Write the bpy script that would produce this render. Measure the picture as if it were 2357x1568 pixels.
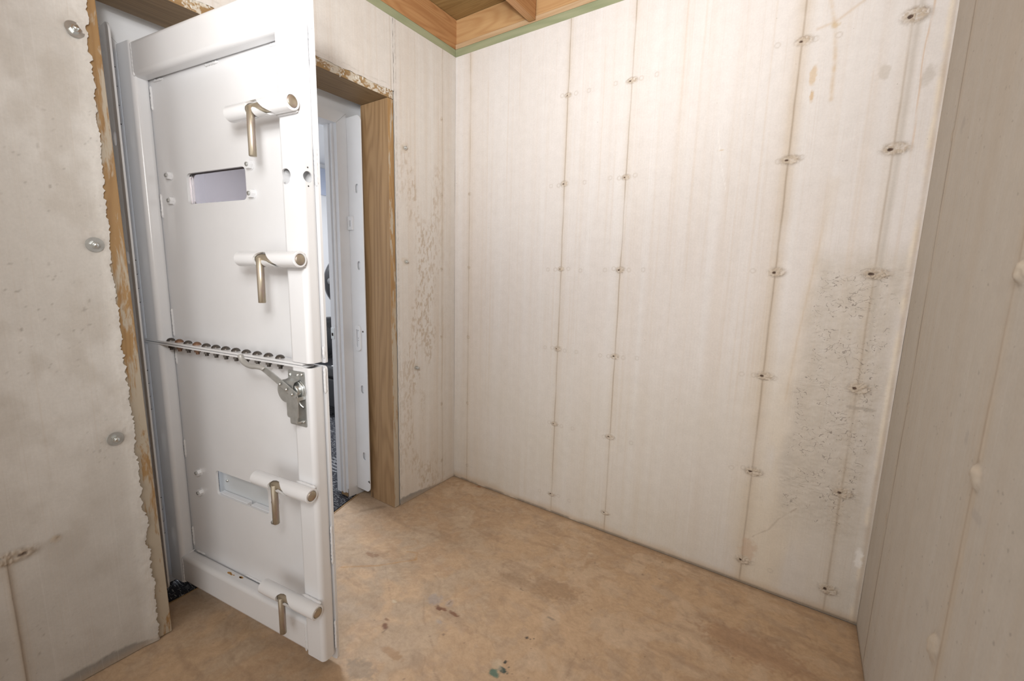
import bpy, bmesh, math, random
import numpy as np
from mathutils import Vector, Matrix

random.seed(7)
PI = math.pi
S = bpy.context.scene
C = S.collection
for o in list(bpy.data.objects):
    bpy.data.objects.remove(o)

# ------------------------------------------------------------------ camera
CAM = Vector((1.7184, -1.9371, 1.2753))
pit, rol, yaw = math.radians(-8.7946), math.radians(1.447), math.radians(33.8531)
fw = Vector((-math.sin(yaw) * math.cos(pit), math.cos(yaw) * math.cos(pit), math.sin(pit)))
rt = Vector((math.cos(yaw), math.sin(yaw), 0))
up = rt.cross(fw)
rt2 = math.cos(rol) * rt + math.sin(rol) * up
up2 = -math.sin(rol) * rt + math.cos(rol) * up
cam_d = bpy.data.cameras.new('camera')
cam = bpy.data.objects.new('camera', cam_d)
C.objects.link(cam)
M = Matrix((rt2, up2, -fw)).transposed().to_4x4()
M.translation = CAM
cam.matrix_world = M
cam_d.sensor_width = 36
cam_d.lens = 36 * 990.0 / 2357
cam_d.clip_start = 0.02
cam_d.dof.use_dof = True
cam_d.dof.focus_distance = 1.75
cam_d.dof.aperture_fstop = 3.2
S.camera = cam

# ------------------------------------------------------------------ world, lights, exposure
W = bpy.data.worlds.new('World')
S.world = W
W.use_nodes = True
W.node_tree.nodes['Background'].inputs[0].default_value = (1.0, 0.97, 0.94, 1)
W.node_tree.nodes['Background'].inputs[1].default_value = 1.1


def lamp(name, kind, loc, energy, color, target=None, **kw):
    d = bpy.data.lights.new(name, kind)
    d.energy = energy
    d.color = color
    for k, v in kw.items():
        setattr(d, k, v)
    o = bpy.data.objects.new(name, d)
    C.objects.link(o)
    o.location = loc
    if target is not None:
        o.rotation_euler = (Vector(target) - Vector(loc)).to_track_quat('-Z', 'Y').to_euler()
    return o


# the photographer's flash head beside the camera, and two added spots standing in for its bounce and brightening the joists
lamp('flash', 'SPOT', (1.52, -1.99, 1.55), 23, (1.0, 0.985, 0.96), (0.55, 0.0, 1.65),
     spot_size=math.radians(125), spot_blend=1.0, shadow_soft_size=0.055)
lamp('bounce_fill', 'SPOT', (1.74, -2.15, 1.87), 70, (1.0, 0.99, 0.975), (0.62, 0.0, 1.75),
     spot_size=math.radians(132), spot_blend=1.0, shadow_soft_size=0.26)
lamp('up_fill', 'SPOT', (1.40, -1.95, 1.75), 80, (1.0, 0.985, 0.96), (0.85, -0.95, 2.6),
     spot_size=math.radians(112), spot_blend=1.0, shadow_soft_size=0.06)
# cool ceiling lamp of the room behind the door
lamp('inner_lamp', 'AREA', (-1.35, -0.4, 2.28), 40, (0.93, 0.96, 1.0), (-1.35, -0.4, 0.0), shape='RECTANGLE', size=1.2, size_y=0.6)

vs = S.view_settings
vs.view_transform = 'Standard'
vs.look = 'None'
vs.gamma = 1
vs.use_curve_mapping = False
vs.exposure = 0.36


# ------------------------------------------------------------------ node helpers
def new_mat(name):
    m = bpy.data.materials.new(name)
    m.use_nodes = True
    nt = m.node_tree
    b = nt.nodes['Principled BSDF']
    return m, nt, b


def N(nt, t, **kw):
    n = nt.nodes.new(t)
    for k, v in kw.items():
        if k.startswith('i_'):
            key = k[2:]
            key = int(key) if key.isdigit() else key.replace('_', ' ')
            n.inputs[key].default_value = v
        else:
            setattr(n, k, v)
    return n


def L(nt, a, b):
    nt.links.new(a, b)


def math_n(nt, op, a, b=None, c=None, clamp=False):
    n = nt.nodes.new('ShaderNodeMath')
    n.operation = op
    n.use_clamp = clamp
    for i, v in enumerate((a, b, c)):
        if v is None:
            continue
        if isinstance(v, (int, float)):
            n.inputs[i].default_value = v
        else:
            nt.links.new(v, n.inputs[i])
    return n.outputs[0]


def coords(nt, scale=(1, 1, 1), kind='Object'):
    tc = N(nt, 'ShaderNodeTexCoord')
    mp = N(nt, 'ShaderNodeMapping')
    mp.inputs['Scale'].default_value = scale
    L(nt, tc.outputs[kind], mp.inputs[0])
    return mp.outputs[0]


def noise(nt, vec, scale, detail=4, rough=.6, dist=0):
    n = N(nt, 'ShaderNodeTexNoise')
    n.inputs['Scale'].default_value = scale
    n.inputs['Detail'].default_value = detail
    n.inputs['Roughness'].default_value = rough
    n.inputs['Distortion'].default_value = dist
    L(nt, vec, n.inputs['Vector'])
    return n.outputs['Fac']


def ramp(nt, fac, stops):
    r = N(nt, 'ShaderNodeValToRGB')
    e = r.color_ramp.elements
    while len(e) < len(stops):
        e.new(0.5)
    for i, (p, c) in enumerate(stops):
        e[i].position = p
        e[i].color = c if len(c) == 4 else (*c, 1)
    L(nt, fac, r.inputs[0])
    return r.outputs[0]


def mixc(nt, fac, a, b, mode='MIX'):
    m = N(nt, 'ShaderNodeMix', data_type='RGBA', blend_type=mode)
    if isinstance(fac, (int, float)):
        m.inputs[0].default_value = fac
    else:
        L(nt, fac, m.inputs[0])
    for i, v in ((6, a), (7, b)):
        if isinstance(v, tuple):
            m.inputs[i].default_value = v if len(v) == 4 else (*v, 1)
        else:
            L(nt, v, m.inputs[i])
    return m.outputs[2]


def bump(nt, b, height, strength=.3, dist=.002):
    n = N(nt, 'ShaderNodeBump')
    n.inputs['Strength'].default_value = strength
    n.inputs['Distance'].default_value = dist
    L(nt, height, n.inputs['Height'])
    L(nt, n.outputs[0], b.inputs['Normal'])


def setp(b, col=None, rough=None, metal=None, **kw):
    if col:
        b.inputs['Base Color'].default_value = (*col, 1)
    if rough is not None:
        b.inputs['Roughness'].default_value = rough
    if metal is not None:
        b.inputs['Metallic'].default_value = metal
    for k, v in kw.items():
        b.inputs[k.replace('_', ' ')].default_value = v


# ------------------------------------------------------------------ materials
def concrete(name, rough=.8, pore=.19, swirl=False):
    m, nt, b = new_mat(name)
    at = N(nt, 'ShaderNodeAttribute', attribute_name='Col')
    hc = N(nt, 'ShaderNodeAttribute', attribute_name='Crumble')
    v = coords(nt)
    fine = noise(nt, v, 140, 5, .7)
    mid = noise(nt, v, 22, 5, .65)
    c = mixc(nt, 1.0, at.outputs['Color'], ramp(nt, fine, [(0.2, (.93, .93, .93)), (.8, (1.06, 1.06, 1.06))]), 'MULTIPLY')
    c = mixc(nt, 1.0, c, ramp(nt, mid, [(0.25, (.95, .945, .94)), (.75, (1.04, 1.04, 1.04))]), 'MULTIPLY')
    # air-bubble pores
    vo = N(nt, 'ShaderNodeTexVoronoi')
    vo.inputs['Scale'].default_value = 52
    wp = N(nt, 'ShaderNodeTexNoise')
    wp.inputs['Scale'].default_value = 130
    L(nt, v, wp.inputs['Vector'])
    wq = N(nt, 'ShaderNodeVectorMath', operation='MULTIPLY_ADD')
    L(nt, wp.outputs['Color'], wq.inputs[0])
    wq.inputs[1].default_value = (.011, .011, .011)
    L(nt, v, wq.inputs[2])
    L(nt, wq.outputs[0], vo.inputs['Vector'])
    if swirl:
        m1 = noise(nt, v, 13, 7, .68, 1.8)
        c = mixc(nt, 1.0, c, ramp(nt, m1, [(.3, (.86, .85, .84)), (.5, (1, 1, 1)), (.72, (1.10, 1.11, 1.13))]), 'MULTIPLY')
        m2 = noise(nt, coords(nt, (1, 1.6, 1)), 48, 5, .7, .6)
        c = mixc(nt, 1.0, c, ramp(nt, m2, [(.3, (.91, .90, .89)), (.7, (1.07, 1.08, 1.09))]), 'MULTIPLY')
    else:
        gr = noise(nt, coords(nt, (210, 210, 1.6)), 1.0, 4, .65)
        c = mixc(nt, ramp(nt, gr, [(.56, (0, 0, 0)), (.72, (.20, .20, .20))]), c, (.50, .39, .29))
        c = mixc(nt, ramp(nt, gr, [(.30, (.16, .16, .16)), (.42, (0, 0, 0))]), c, (.74, .72, .70))
    sep = N(nt, 'ShaderNodeSeparateColor')
    L(nt, vo.outputs['Color'], sep.inputs[0])
    size = math_n(nt, 'MULTIPLY', sep.outputs[1], pore)
    pm = math_n(nt, 'LESS_THAN', vo.outputs['Distance'], size)
    pm = math_n(nt, 'MULTIPLY', pm, math_n(nt, 'GREATER_THAN', sep.outputs[0], .80))
    c = mixc(nt, math_n(nt, 'MULTIPLY', pm, .5), c, (.22, .19, .16))
    # crumbly, cracked patches
    cv = N(nt, 'ShaderNodeMapping')
    cv.inputs['Scale'].default_value = (25, 25, 58)
    tc = N(nt, 'ShaderNodeTexCoord')
    wob = N(nt, 'ShaderNodeTexNoise')
    wob.inputs['Scale'].default_value = 30
    L(nt, tc.outputs['Object'], wob.inputs['Vector'])
    wv = N(nt, 'ShaderNodeVectorMath', operation='MULTIPLY_ADD')
    L(nt, wob.outputs['Color'], wv.inputs[0])
    wv.inputs[1].default_value = (.05, .05, .05)
    L(nt, tc.outputs['Object'], wv.inputs[2])
    L(nt, wv.outputs[0], cv.inputs[0])
    ve = N(nt, 'ShaderNodeTexVoronoi', feature='DISTANCE_TO_EDGE')
    ve.inputs['Scale'].default_value = 1.0
    L(nt, cv.outputs[0], ve.inputs['Vector'])
    edge = math_n(nt, 'LESS_THAN', ve.outputs['Distance'], .024)
    gate = math_n(nt, 'GREATER_THAN', math_n(nt, 'MULTIPLY', noise(nt, v, 13, 4, .7), hc.outputs['Fac']), .50)
    crack = math_n(nt, 'MULTIPLY', math_n(nt, 'MULTIPLY', edge, gate), math_n(nt, 'GREATER_THAN', noise(nt, v, 75, 3), .46))
    c = mixc(nt, math_n(nt, 'MULTIPLY', crack, .62), c, (.16, .13, .11))
    L(nt, c, b.inputs['Base Color'])
    b.inputs['Roughness'].default_value = rough
    if swirl:
        rr = ramp(nt, noise(nt, v, 9, 5, .6, .8), [(.3, (.52, .52, .52)), (.7, (.78, .78, .78))])
        L(nt, rr, b.inputs['Roughness'])
    grain = noise(nt, coords(nt, (120, 120, 3.5)), 1.0, 3, .6)
    h = math_n(nt, 'ADD', math_n(nt, 'MULTIPLY', fine, .5), math_n(nt, 'MULTIPLY', grain, .0 if swirl else .5))
    h = math_n(nt, 'SUBTRACT', h, math_n(nt, 'MULTIPLY', pm, .9))
    h = math_n(nt, 'SUBTRACT', h, math_n(nt, 'MULTIPLY', crack, 1.6))
    h = math_n(nt, 'ADD', h, math_n(nt, 'MULTIPLY', math_n(nt, 'MULTIPLY', mid, hc.outputs['Fac']), 2.0))
    bump(nt, b, h, .32, .002)
    return m


M_CON = concrete('wall_concrete')
M_FLOOR = concrete('floor_concrete', .65, .08, True)


def plain(name, col, rough=.5, metal=0.0, nz=0.0, scale=60, bmp=0.0, **kw):
    m, nt, b = new_mat(name)
    setp(b, col, rough, metal, **kw)
    v = coords(nt)
    f = noise(nt, v, scale, 4)
    if nz:
        lo = tuple(max(0, x * (1 - nz)) for x in col)
        hi = tuple(min(1, x * (1 + nz)) for x in col)
        L(nt, ramp(nt, f, [(.3, lo), (.7, hi)]), b.inputs['Base Color'])
    if bmp:
        bump(nt, b, noise(nt, v, 320, 2), bmp, .0006)
    return m


M_PAINT = plain('white_gloss_paint', (.755, .76, .775), .2, 0, .015, 9, .10, Specular_IOR_Level=.5)
M_PAINT2 = plain('white_frame_paint', (.78, .80, .83), .3, 0, .02, 9, .06)
M_ROOM = plain('white_room_paint', (.80, .80, .81), .6, 0, .01, 5, .05)
M_ZINC = plain('bright_zinc', (.66, .68, .67), .3, .95, .1, 30, .04)
M_ZINC_DULL = plain('dull_zinc', (.50, .51, .50), .40, .8, .12, 40, .05)
M_DARKSTEEL = plain('oiled_dark_steel', (.10, .088, .078), .36, .65, .3, 90, .05)
M_RUST = plain('rusty_steel', (.20, .11, .065), .55, .4, .3, 120, .15)
M_BLACK = plain('black_plastic', (.022, .022, .025), .45, 0, .2, 60, .05)
M_LEATHER = plain('black_leatherette', (.016, .016, .018), .38, 0, .2, 80, .2)
M_PIPE = plain('grey_piping', (.32, .31, .30), .4, 0, .05)
M_BAR = plain('dark_grey_metal', (.14, .14, .145), .35, .4, .1)
M_DARKHOLE = plain('dark_gap', (.03, .026, .022), .9)
M_PALEBLUE = plain('pale_blue_panel', (.50, .55, .68), .5, 0, .04, 3)
M_GRIP = plain('grey_rubber_grip', (.40, .39, .37), .45, .3, .05, 50)


def yellow_zinc():
    m, nt, b = new_mat('yellow_zinc')
    setp(b, None, .38, .75)
    v = coords(nt, (1, 1, .35))
    L(nt, ramp(nt, noise(nt, v, 60, 3), [(.25, (.38, .33, .25)), (.5, (.48, .42, .325)), (.62, (.46, .37, .325)), (.8, (.46, .44, .35))]), b.inputs['Base Color'])
    return m


M_YZ = yellow_zinc()


def wood(name, axis, light, dark, smear=None, ring=22, rough=.6):
    m, nt, b = new_mat(name)
    sc = [34, 34, 34]
    sc[axis] = 1.6
    v = coords(nt, tuple(sc), 'Object')
    n1 = noise(nt, v, 1.0, 5, .65, .6)
    sc2 = [6, 6, 6]
    sc2[axis] = .55
    v2 = coords(nt, tuple(sc2))
    w = N(nt, 'ShaderNodeTexNoise')
    w.inputs['Scale'].default_value = 1.3
    w.inputs['Detail'].default_value = 1
    L(nt, v2, w.inputs['Vector'])
    rings = math_n(nt, 'FRACT', math_n(nt, 'MULTIPLY', w.outputs['Fac'], ring))
    rings = math_n(nt, 'MULTIPLY_ADD', math_n(nt, 'SINE', math_n(nt, 'MULTIPLY', rings, 6.2832)), .5, .5)
    rings = math_n(nt, 'POWER', rings, 1.8)
    f = math_n(nt, 'ADD', math_n(nt, 'MULTIPLY', n1, .76), math_n(nt, 'MULTIPLY', rings, .21))
    mid = tuple((a + c) / 2 for a, c in zip(light, dark))
    c = ramp(nt, f, [(.18, light), (.5, mid), (.85, dark)])
    # knots
    vo = N(nt, 'ShaderNodeTexVoronoi')
    ks = [5, 5, 5]
    ks[axis] = 2.2
    L(nt, coords(nt, tuple(ks)), vo.inputs['Vector'])
    vo.inputs['Scale'].default_value = 1.0
    c = mixc(nt, ramp(nt, vo.outputs['Distance'], [(.035, (.75, .75, .75)), (.075, (0, 0, 0))]), c, tuple(x * .35 for x in dark))
    if smear:
        s = noise(nt, coords(nt, smear[1]), 1.0, 5, .7, .4)
        if axis == 2:
            sx = N(nt, 'ShaderNodeSeparateXYZ')
            L(nt, coords(nt), sx.inputs[0])
            s = math_n(nt, 'SUBTRACT', s, math_n(nt, 'MULTIPLY', sx.outputs[2], .085))
        c = mixc(nt, ramp(nt, s, [(smear[2], (0, 0, 0)), (smear[2] + .07, (.85, .85, .85))]), c, smear[0])
    L(nt, c, b.inputs['Base Color'])
    b.inputs['Roughness'].default_value = rough
    bump(nt, b, f, .25, .0012)
    return m


PINE_L, PINE_D = (.46, .285, .13), (.27, .13, .05)
M_WOOD_Z = wood('jamb_pine', 2, (.40, .26, .135), (.20, .115, .052), None, 15)
M_WOOD_ZE = wood('jamb_pine_smeared', 2, (.40, .25, .11), (.26, .14, .05), ((.46, .41, .33), (30, 30, 4.5), .375))
M_WOOD_Y = wood('header_pine', 1, (.27, .185, .095), (.15, .092, .042))
M_WOOD_YE = wood('header_pine_smeared', 1, (.36, .24, .11), (.22, .12, .05), ((.62, .58, .50), (40, 22, 40), .47))
M_JOIST_Y = wood('rim_pine_y', 1, (.50, .28, .125), (.30, .125, .045), None, 26)
M_JOIST_X = wood('rim_pine_x', 0, (.56, .36, .175), (.38, .19, .075), None, 18)
M_LEDGE = wood('ledger_pine_x', 0, (.55, .40, .25), (.40, .25, .13), None, 14)
M_GREEN_Y = wood('treated_sill_y', 1, (.35, .36, .23), (.22, .26, .15), None, 12)
M_GREEN_X = wood('treated_sill_x', 0, (.35, .36, .23), (.21, .25, .14), None, 12)
M_PLY = wood('plywood_underside', 0, (.33, .22, .09), (.19, .11, .035), None, 20)
M_BLOCK = wood('shim_wood', 1, (.42, .28, .14), (.25, .15, .07))


def carpet():
    m, nt, b = new_mat('navy_carpet')
    d1 = noise(nt, coords(nt, (34, 190, 1)), 1.0, 2, .5)
    d2 = noise(nt, coords(nt, (190, 40, 1)), 1.0, 2, .5)
    st = N(nt, 'ShaderNodeTexWave', wave_type='BANDS', bands_direction='Y')
    st.inputs['Scale'].default_value = 11
    st.inputs['Distortion'].default_value = 1.2
    L(nt, coords(nt, (.35, 1, 1)), st.inputs['Vector'])
    a = math_n(nt, 'GREATER_THAN', d1, .61)
    c2 = math_n(nt, 'GREATER_THAN', d2, .63)
    tile = N(nt, 'ShaderNodeTexChecker')
    tile.inputs['Scale'].default_value = 2.4
    L(nt, coords(nt), tile.inputs['Vector'])
    stripes = math_n(nt, 'MULTIPLY', math_n(nt, 'GREATER_THAN', st.outputs['Fac'], .62), tile.outputs['Fac'])
    sx = N(nt, 'ShaderNodeSeparateXYZ')
    L(nt, coords(nt), sx.inputs[0])
    stripes = math_n(nt, 'MULTIPLY', stripes, math_n(nt, 'LESS_THAN', sx.outputs[0], -.62))
    mk = math_n(nt, 'MAXIMUM', math_n(nt, 'MAXIMUM', a, c2), math_n(nt, 'MULTIPLY', stripes, .7))
    f = noise(nt, coords(nt), 300, 2)
    base = ramp(nt, f, [(.3, (.005, .0055, .009)), (.7, (.017, .018, .027))])
    L(nt, mixc(nt, math_n(nt, 'MULTIPLY', mk, .8), base, (.27, .27, .275)), b.inputs['Base Color'])
    b.inputs['Roughness'].default_value = .95
    bump(nt, b, f, .6, .002)
    return m


M_CARPET = carpet()


def glass():
    m, nt, b = new_mat('laminated_glass')
    setp(b, (.31, .285, .30), .02, 0, Transmission_Weight=1.0, IOR=1.5)
    return m


M_GLASS = glass()


# ------------------------------------------------------------------ mesh helpers
def sharpen(me, deg):
    """mark hard edges sharp but leave flat faces flat"""
    n = len(me.polygons)
    fl = np.zeros(n, bool)
    me.polygons.foreach_get('use_smooth', fl)
    me.set_sharp_from_angle(angle=math.radians(deg))
    me.polygons.foreach_set('use_smooth', fl)


class G:
    """collects geometry and links it as ONE mesh object"""

    def __init__(self):
        self.bm = bmesh.new()
        self.mi = 0

    def _f(self, vs, smooth=False):
        try:
            f = self.bm.faces.new(vs)
        except ValueError:
            return None
        f.material_index = self.mi
        f.smooth = smooth
        return f

    def box(self, lo, hi, bev=0.0, seg=2):
        x0, y0, z0 = lo
        x1, y1, z1 = hi
        v = [self.bm.verts.new(p) for p in ((x0, y0, z0), (x1, y0, z0), (x1, y1, z0), (x0, y1, z0), (x0, y0, z1), (x1, y0, z1), (x1, y1, z1), (x0, y1, z1))]
        fs = [self._f([v[i] for i in q]) for q in ((3, 2, 1, 0), (4, 5, 6, 7), (0, 1, 5, 4), (1, 2, 6, 5), (2, 3, 7, 6), (3, 0, 4, 7))]
        if bev > 0:
            es = list({e for f in fs for e in f.edges})
            r = bmesh.ops.bevel(self.bm, geom=es, offset=bev, segments=seg, profile=.5, affect='EDGES')
            for f in r['faces']:
                f.material_index = self.mi
                f.smooth = True
        return self

    def prism(self, pts, org, ex, ey, ez, smooth=False):
        """polygon pts (a,b) -> org + a*ex + b*ey, extruded by vector ez"""
        org, ex, ey, ez = map(Vector, (org, ex, ey, ez))
        a = [self.bm.verts.new(org + ex * p[0] + ey * p[1]) for p in pts]
        c = [self.bm.verts.new(org + ex * p[0] + ey * p[1] + ez) for p in pts]
        n = len(pts)
        for i in range(n):
            j = (i + 1) % n
            ln_ = math.hypot(pts[i][0] - pts[j][0], pts[i][1] - pts[j][1])
            self._f([a[i], a[j], c[j], c[i]], smooth and ln_ < .008)
        self._f(a[::-1])
        self._f(c)
        return self

    def lathe(self, prof, org, axis, n=24, smooth=True, closed=True):
        """prof: (radius, height) along axis from org"""
        org, axis = Vector(org), Vector(axis).normalized()
        t = Vector((0, 0, 1)) if abs(axis.z) < .9 else Vector((1, 0, 0))
        e1 = axis.cross(t).normalized()
        e2 = axis.cross(e1)
        rings = []
        for r, h in prof:
            if r < 1e-6:
                rings.append([self.bm.verts.new(org + axis * h)])
            else:
                rings.append([self.bm.verts.new(org + axis * h + (e1 * math.cos(2 * PI * i / n) + e2 * math.sin(2 * PI * i / n)) * r) for i in range(n)])
        for a, c in zip(rings, rings[1:]):
            for i in range(n):
                j = (i + 1) % n
                if len(a) == 1 and len(c) == 1:
                    continue
                if len(a) == 1:
                    self._f([a[0], c[i], c[j]], smooth)
                elif len(c) == 1:
                    self._f([a[i], a[j], c[0]], smooth)
                else:
                    self._f([a[i], a[j], c[j], c[i]], smooth)
        return self

    def cyl(self, p0, p1, r, n=20, ch=0.0):
        p0, p1 = Vector(p0), Vector(p1)
        h = (p1 - p0).length
        pr = [(0, 0), (r - ch, 0)] + ([(r, ch), (r, h - ch)] if ch else [(r, 0), (r, h)]) + [(r - ch, h), (0, h)]
        if not ch:
            pr = [(0, 0), (r, 0), (r, h), (0, h)]
        self.lathe(pr, p0, p1 - p0, n)
        return self

    def hexnut(self, org, axis, r, h, rot=0.0):
        axis = Vector(axis).normalized()
        t = Vector((0, 0, 1)) if abs(axis.z) < .9 else Vector((1, 0, 0))
        e1 = axis.cross(t).normalized()
        e2 = axis.cross(e1)
        pts = [(r * math.cos(rot + i * PI / 3), r * math.sin(rot + i * PI / 3)) for i in range(6)]
        self.prism(pts, org, e1, e2, axis * h)
        return self

    def sweep(self, path, rad, n=12, smooth=True):
        pts = [Vector(p) for p in path]
        rs = rad if isinstance(rad, (list, tuple)) else [rad] * len(pts)
        up_ = Vector((0, 0, 1))
        d0 = (pts[1] - pts[0]).normalized()
        if abs(d0.z) > .9:
            up_ = Vector((1, 0, 0))
        e1 = d0.cross(up_).normalized()
        rings = []
        for i, p in enumerate(pts):
            d = (pts[min(i + 1, len(pts) - 1)] - pts[max(i - 1, 0)]).normalized()
            e1 = (e1 - d * e1.dot(d)).normalized()
            e2 = d.cross(e1)
            rings.append([self.bm.verts.new(p + (e1 * math.cos(2 * PI * k / n) + e2 * math.sin(2 * PI * k / n)) * rs[i]) for k in range(n)])
        for a, c in zip(rings, rings[1:]):
            for i in range(n):
                self._f([a[i], a[(i + 1) % n], c[(i + 1) % n], c[i]], smooth)
        self._f(rings[0][::-1])
        self._f(rings[-1])
        return self

    def mesh(self, me, mat4=None):
        me2 = me.copy()
        if mat4:
            me2.transform(mat4)
        for p in me2.polygons:
            p.material_index = self.mi
        self.bm.from_mesh(me2)
        bpy.data.meshes.remove(me2)
        return self

    def data(self, name='m'):
        bmesh.ops.recalc_face_normals(self.bm, faces=self.bm.faces)
        me = bpy.data.meshes.new(name)
        self.bm.to_mesh(me)
        self.bm.free()
        return me

    def obj(self, name, mats, parent=None, loc=None):
        me = self.data(name)
        sharpen(me, 52)
        for m in (mats if isinstance(mats, (list, tuple)) else [mats]):
            me.materials.append(m)
        return link(name, me, parent, loc)


def link(name, me, parent=None, loc=None):
    o = bpy.data.objects.new(name, me)
    C.objects.link(o)
    if parent:
        o.parent = parent
    if loc:
        o.location = loc
    return o


def tag(o, label, cat, group=None, kind=None):
    o['label'] = label
    o['category'] = cat
    if group:
        o['group'] = group
    if kind:
        o['kind'] = kind
    return o


def struct(o, label, cat):
    return tag(o, label, cat, None, 'structure')


def thing(name, label, cat, loc=(0, 0, 0), rz=0, group=None):
    o = bpy.data.objects.new(name, None)
    C.objects.link(o)
    o.empty_display_size = .05
    o.location = loc
    o.rotation_euler = (0, 0, rz)
    return tag(o, label, cat, group)


def copy_tree(o, parent=None):
    c = o.copy()
    C.objects.link(c)
    if parent:
        c.parent = parent
    for ch in [x for x in bpy.data.objects if x.parent == o]:
        copy_tree(ch, c)
    return c


def rrect(x0, y0, x1, y1, r, n=6, corners=(1, 1, 1, 1)):
    """rounded rectangle, corners in order: x0y0, x1y0, x1y1, x0y1"""
    pts = []
    for (cx, cy, a0, on, px, py) in ((x0 + r, y0 + r, PI, corners[0], x0, y0), (x1 - r, y0 + r, 1.5 * PI, corners[1], x1, y0),
                                     (x1 - r, y1 - r, 0, corners[2], x1, y1), (x0 + r, y1 - r, .5 * PI, corners[3], x0, y1)):
        if on:
            pts += [(cx + r * math.cos(a0 + i * PI / 2 / n), cy + r * math.sin(a0 + i * PI / 2 / n)) for i in range(n + 1)]
        else:
            pts.append((px, py))
    return pts


def circ(cx, cy, r, n=24):
    return [(cx + r * math.cos(2 * PI * i / n), cy + r * math.sin(2 * PI * i / n)) for i in range(n)]


def plate2d(outer, holes, t, bev=0.0):
    """flat plate with holes in the XY plane, thickness t centred on z = 0"""
    cu = bpy.data.curves.new('tmp', 'CURVE')
    cu.dimensions = '2D'
    cu.fill_mode = 'BOTH'
    for loop in [outer] + list(holes):
        sp = cu.splines.new('POLY')
        sp.points.add(len(loop) - 1)
        for i, p in enumerate(loop):
            sp.points[i].co = (p[0], p[1], 0, 1)
        sp.use_cyclic_u = True
    cu.extrude = t / 2 - bev
    cu.bevel_depth = bev
    cu.bevel_resolution = 2
    cu.offset = -bev
    ob = bpy.data.objects.new('tmp', cu)
    C.objects.link(ob)
    dg = bpy.context.evaluated_depsgraph_get()
    me = bpy.data.meshes.new_from_object(ob.evaluated_get(dg))
    bpy.data.objects.remove(ob)
    bpy.data.curves.remove(cu)
    me.materials.clear()
    return me


def boolean(me, cutters):
    """me minus every cutter mesh"""
    a = bpy.data.objects.new('tmpa', me)
    C.objects.link(a)
    cs = []
    for cme in cutters:
        c = bpy.data.objects.new('tmpc', cme)
        C.objects.link(c)
        cs.append(c)
        md = a.modifiers.new('b', 'BOOLEAN')
        md.operation = 'DIFFERENCE'
        md.solver = 'EXACT'
        md.object = c
    dg = bpy.context.evaluated_depsgraph_get()
    out = bpy.data.meshes.new_from_object(a.evaluated_get(dg))
    for o in cs + [a]:
        bpy.data.objects.remove(o)
    return out


STAND = Matrix.Rotation(PI / 2, 4, 'X')     # plate drawn in XY stands up in XZ, its +Z side faces -Y


def stand(me, y):
    me.transform(Matrix.Translation((0, y, 0)) @ STAND)
    return me


# ------------------------------------------------------------------ numpy noise
def _h(ix, iy, s):
    v = np.sin(ix * 127.1 + iy * 311.7 + s * 74.7) * 43758.5453
    return v - np.floor(v)


def vn(x, y, s):
    ix, iy = np.floor(x), np.floor(y)
    fx, fy = x - ix, y - iy
    fx, fy = fx * fx * (3 - 2 * fx), fy * fy * (3 - 2 * fy)
    return (_h(ix, iy, s) * (1 - fx) + _h(ix + 1, iy, s) * fx) * (1 - fy) + (_h(ix, iy + 1, s) * (1 - fx) + _h(ix + 1, iy + 1, s) * fx) * fy


def fbm(x, y, s, o=4):
    t, a, n = 0, .5, 0
    for i in range(o):
        t = t + a * vn(x, y, s + i * 3.1)
        n += a
        a *= .5
        x, y = x * 2.03 + 5.2, y * 2.03 + 1.7
    return t / n


def sstep(a, b, x):
    t = np.clip((x - a) / (b - a), 0, 1)
    return t * t * (3 - 2 * t)


def gau(d, w):
    return np.exp(-(d / w) ** 2)


def mixa(c, col, f):
    return c * (1 - f[..., None]) + np.array(col) * f[..., None]


def segd(x, y, pts):
    """distance to a polyline"""
    best = np.full(x.shape, 1e9)
    for (ax, ay), (bx, by) in zip(pts, pts[1:]):
        dx, dy = bx - ax, by - ay
        t = np.clip(((x - ax) * dx + (y - ay) * dy) / (dx * dx + dy * dy + 1e-12), 0, 1)
        best = np.minimum(best, np.hypot(x - ax - t * dx, y - ay - t * dy))
    return best


def axis_pts(a, b, step, fine=(), fstep=.0014, fw_=.012):
    p = list(np.arange(a, b, step)) + [b]
    for f in fine:
        p = [q for q in p if abs(q - f) > fw_ or q in (a, b)] + [q for q in np.arange(f - fw_, f + fw_, fstep) if a < q < b]
    p = sorted(p)
    out = [p[0]]
    for q in p[1:]:
        if q - out[-1] > .0009:
            out.append(q)
    out[-1] = b
    return np.array(out)


def sheet_data(A, Bv, pos, col, crumble):
    """grid (len(A) x len(Bv)) as verts, quads, colours"""
    na, nb = len(A), len(Bv)
    idx = np.arange(na * nb).reshape(na, nb)
    q = np.stack([idx[:-1, :-1], idx[1:, :-1], idx[1:, 1:], idx[:-1, 1:]], -1).reshape(-1, 4)
    return pos.reshape(-1, 3), q, col.reshape(-1, 3), crumble.reshape(-1)


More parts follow.
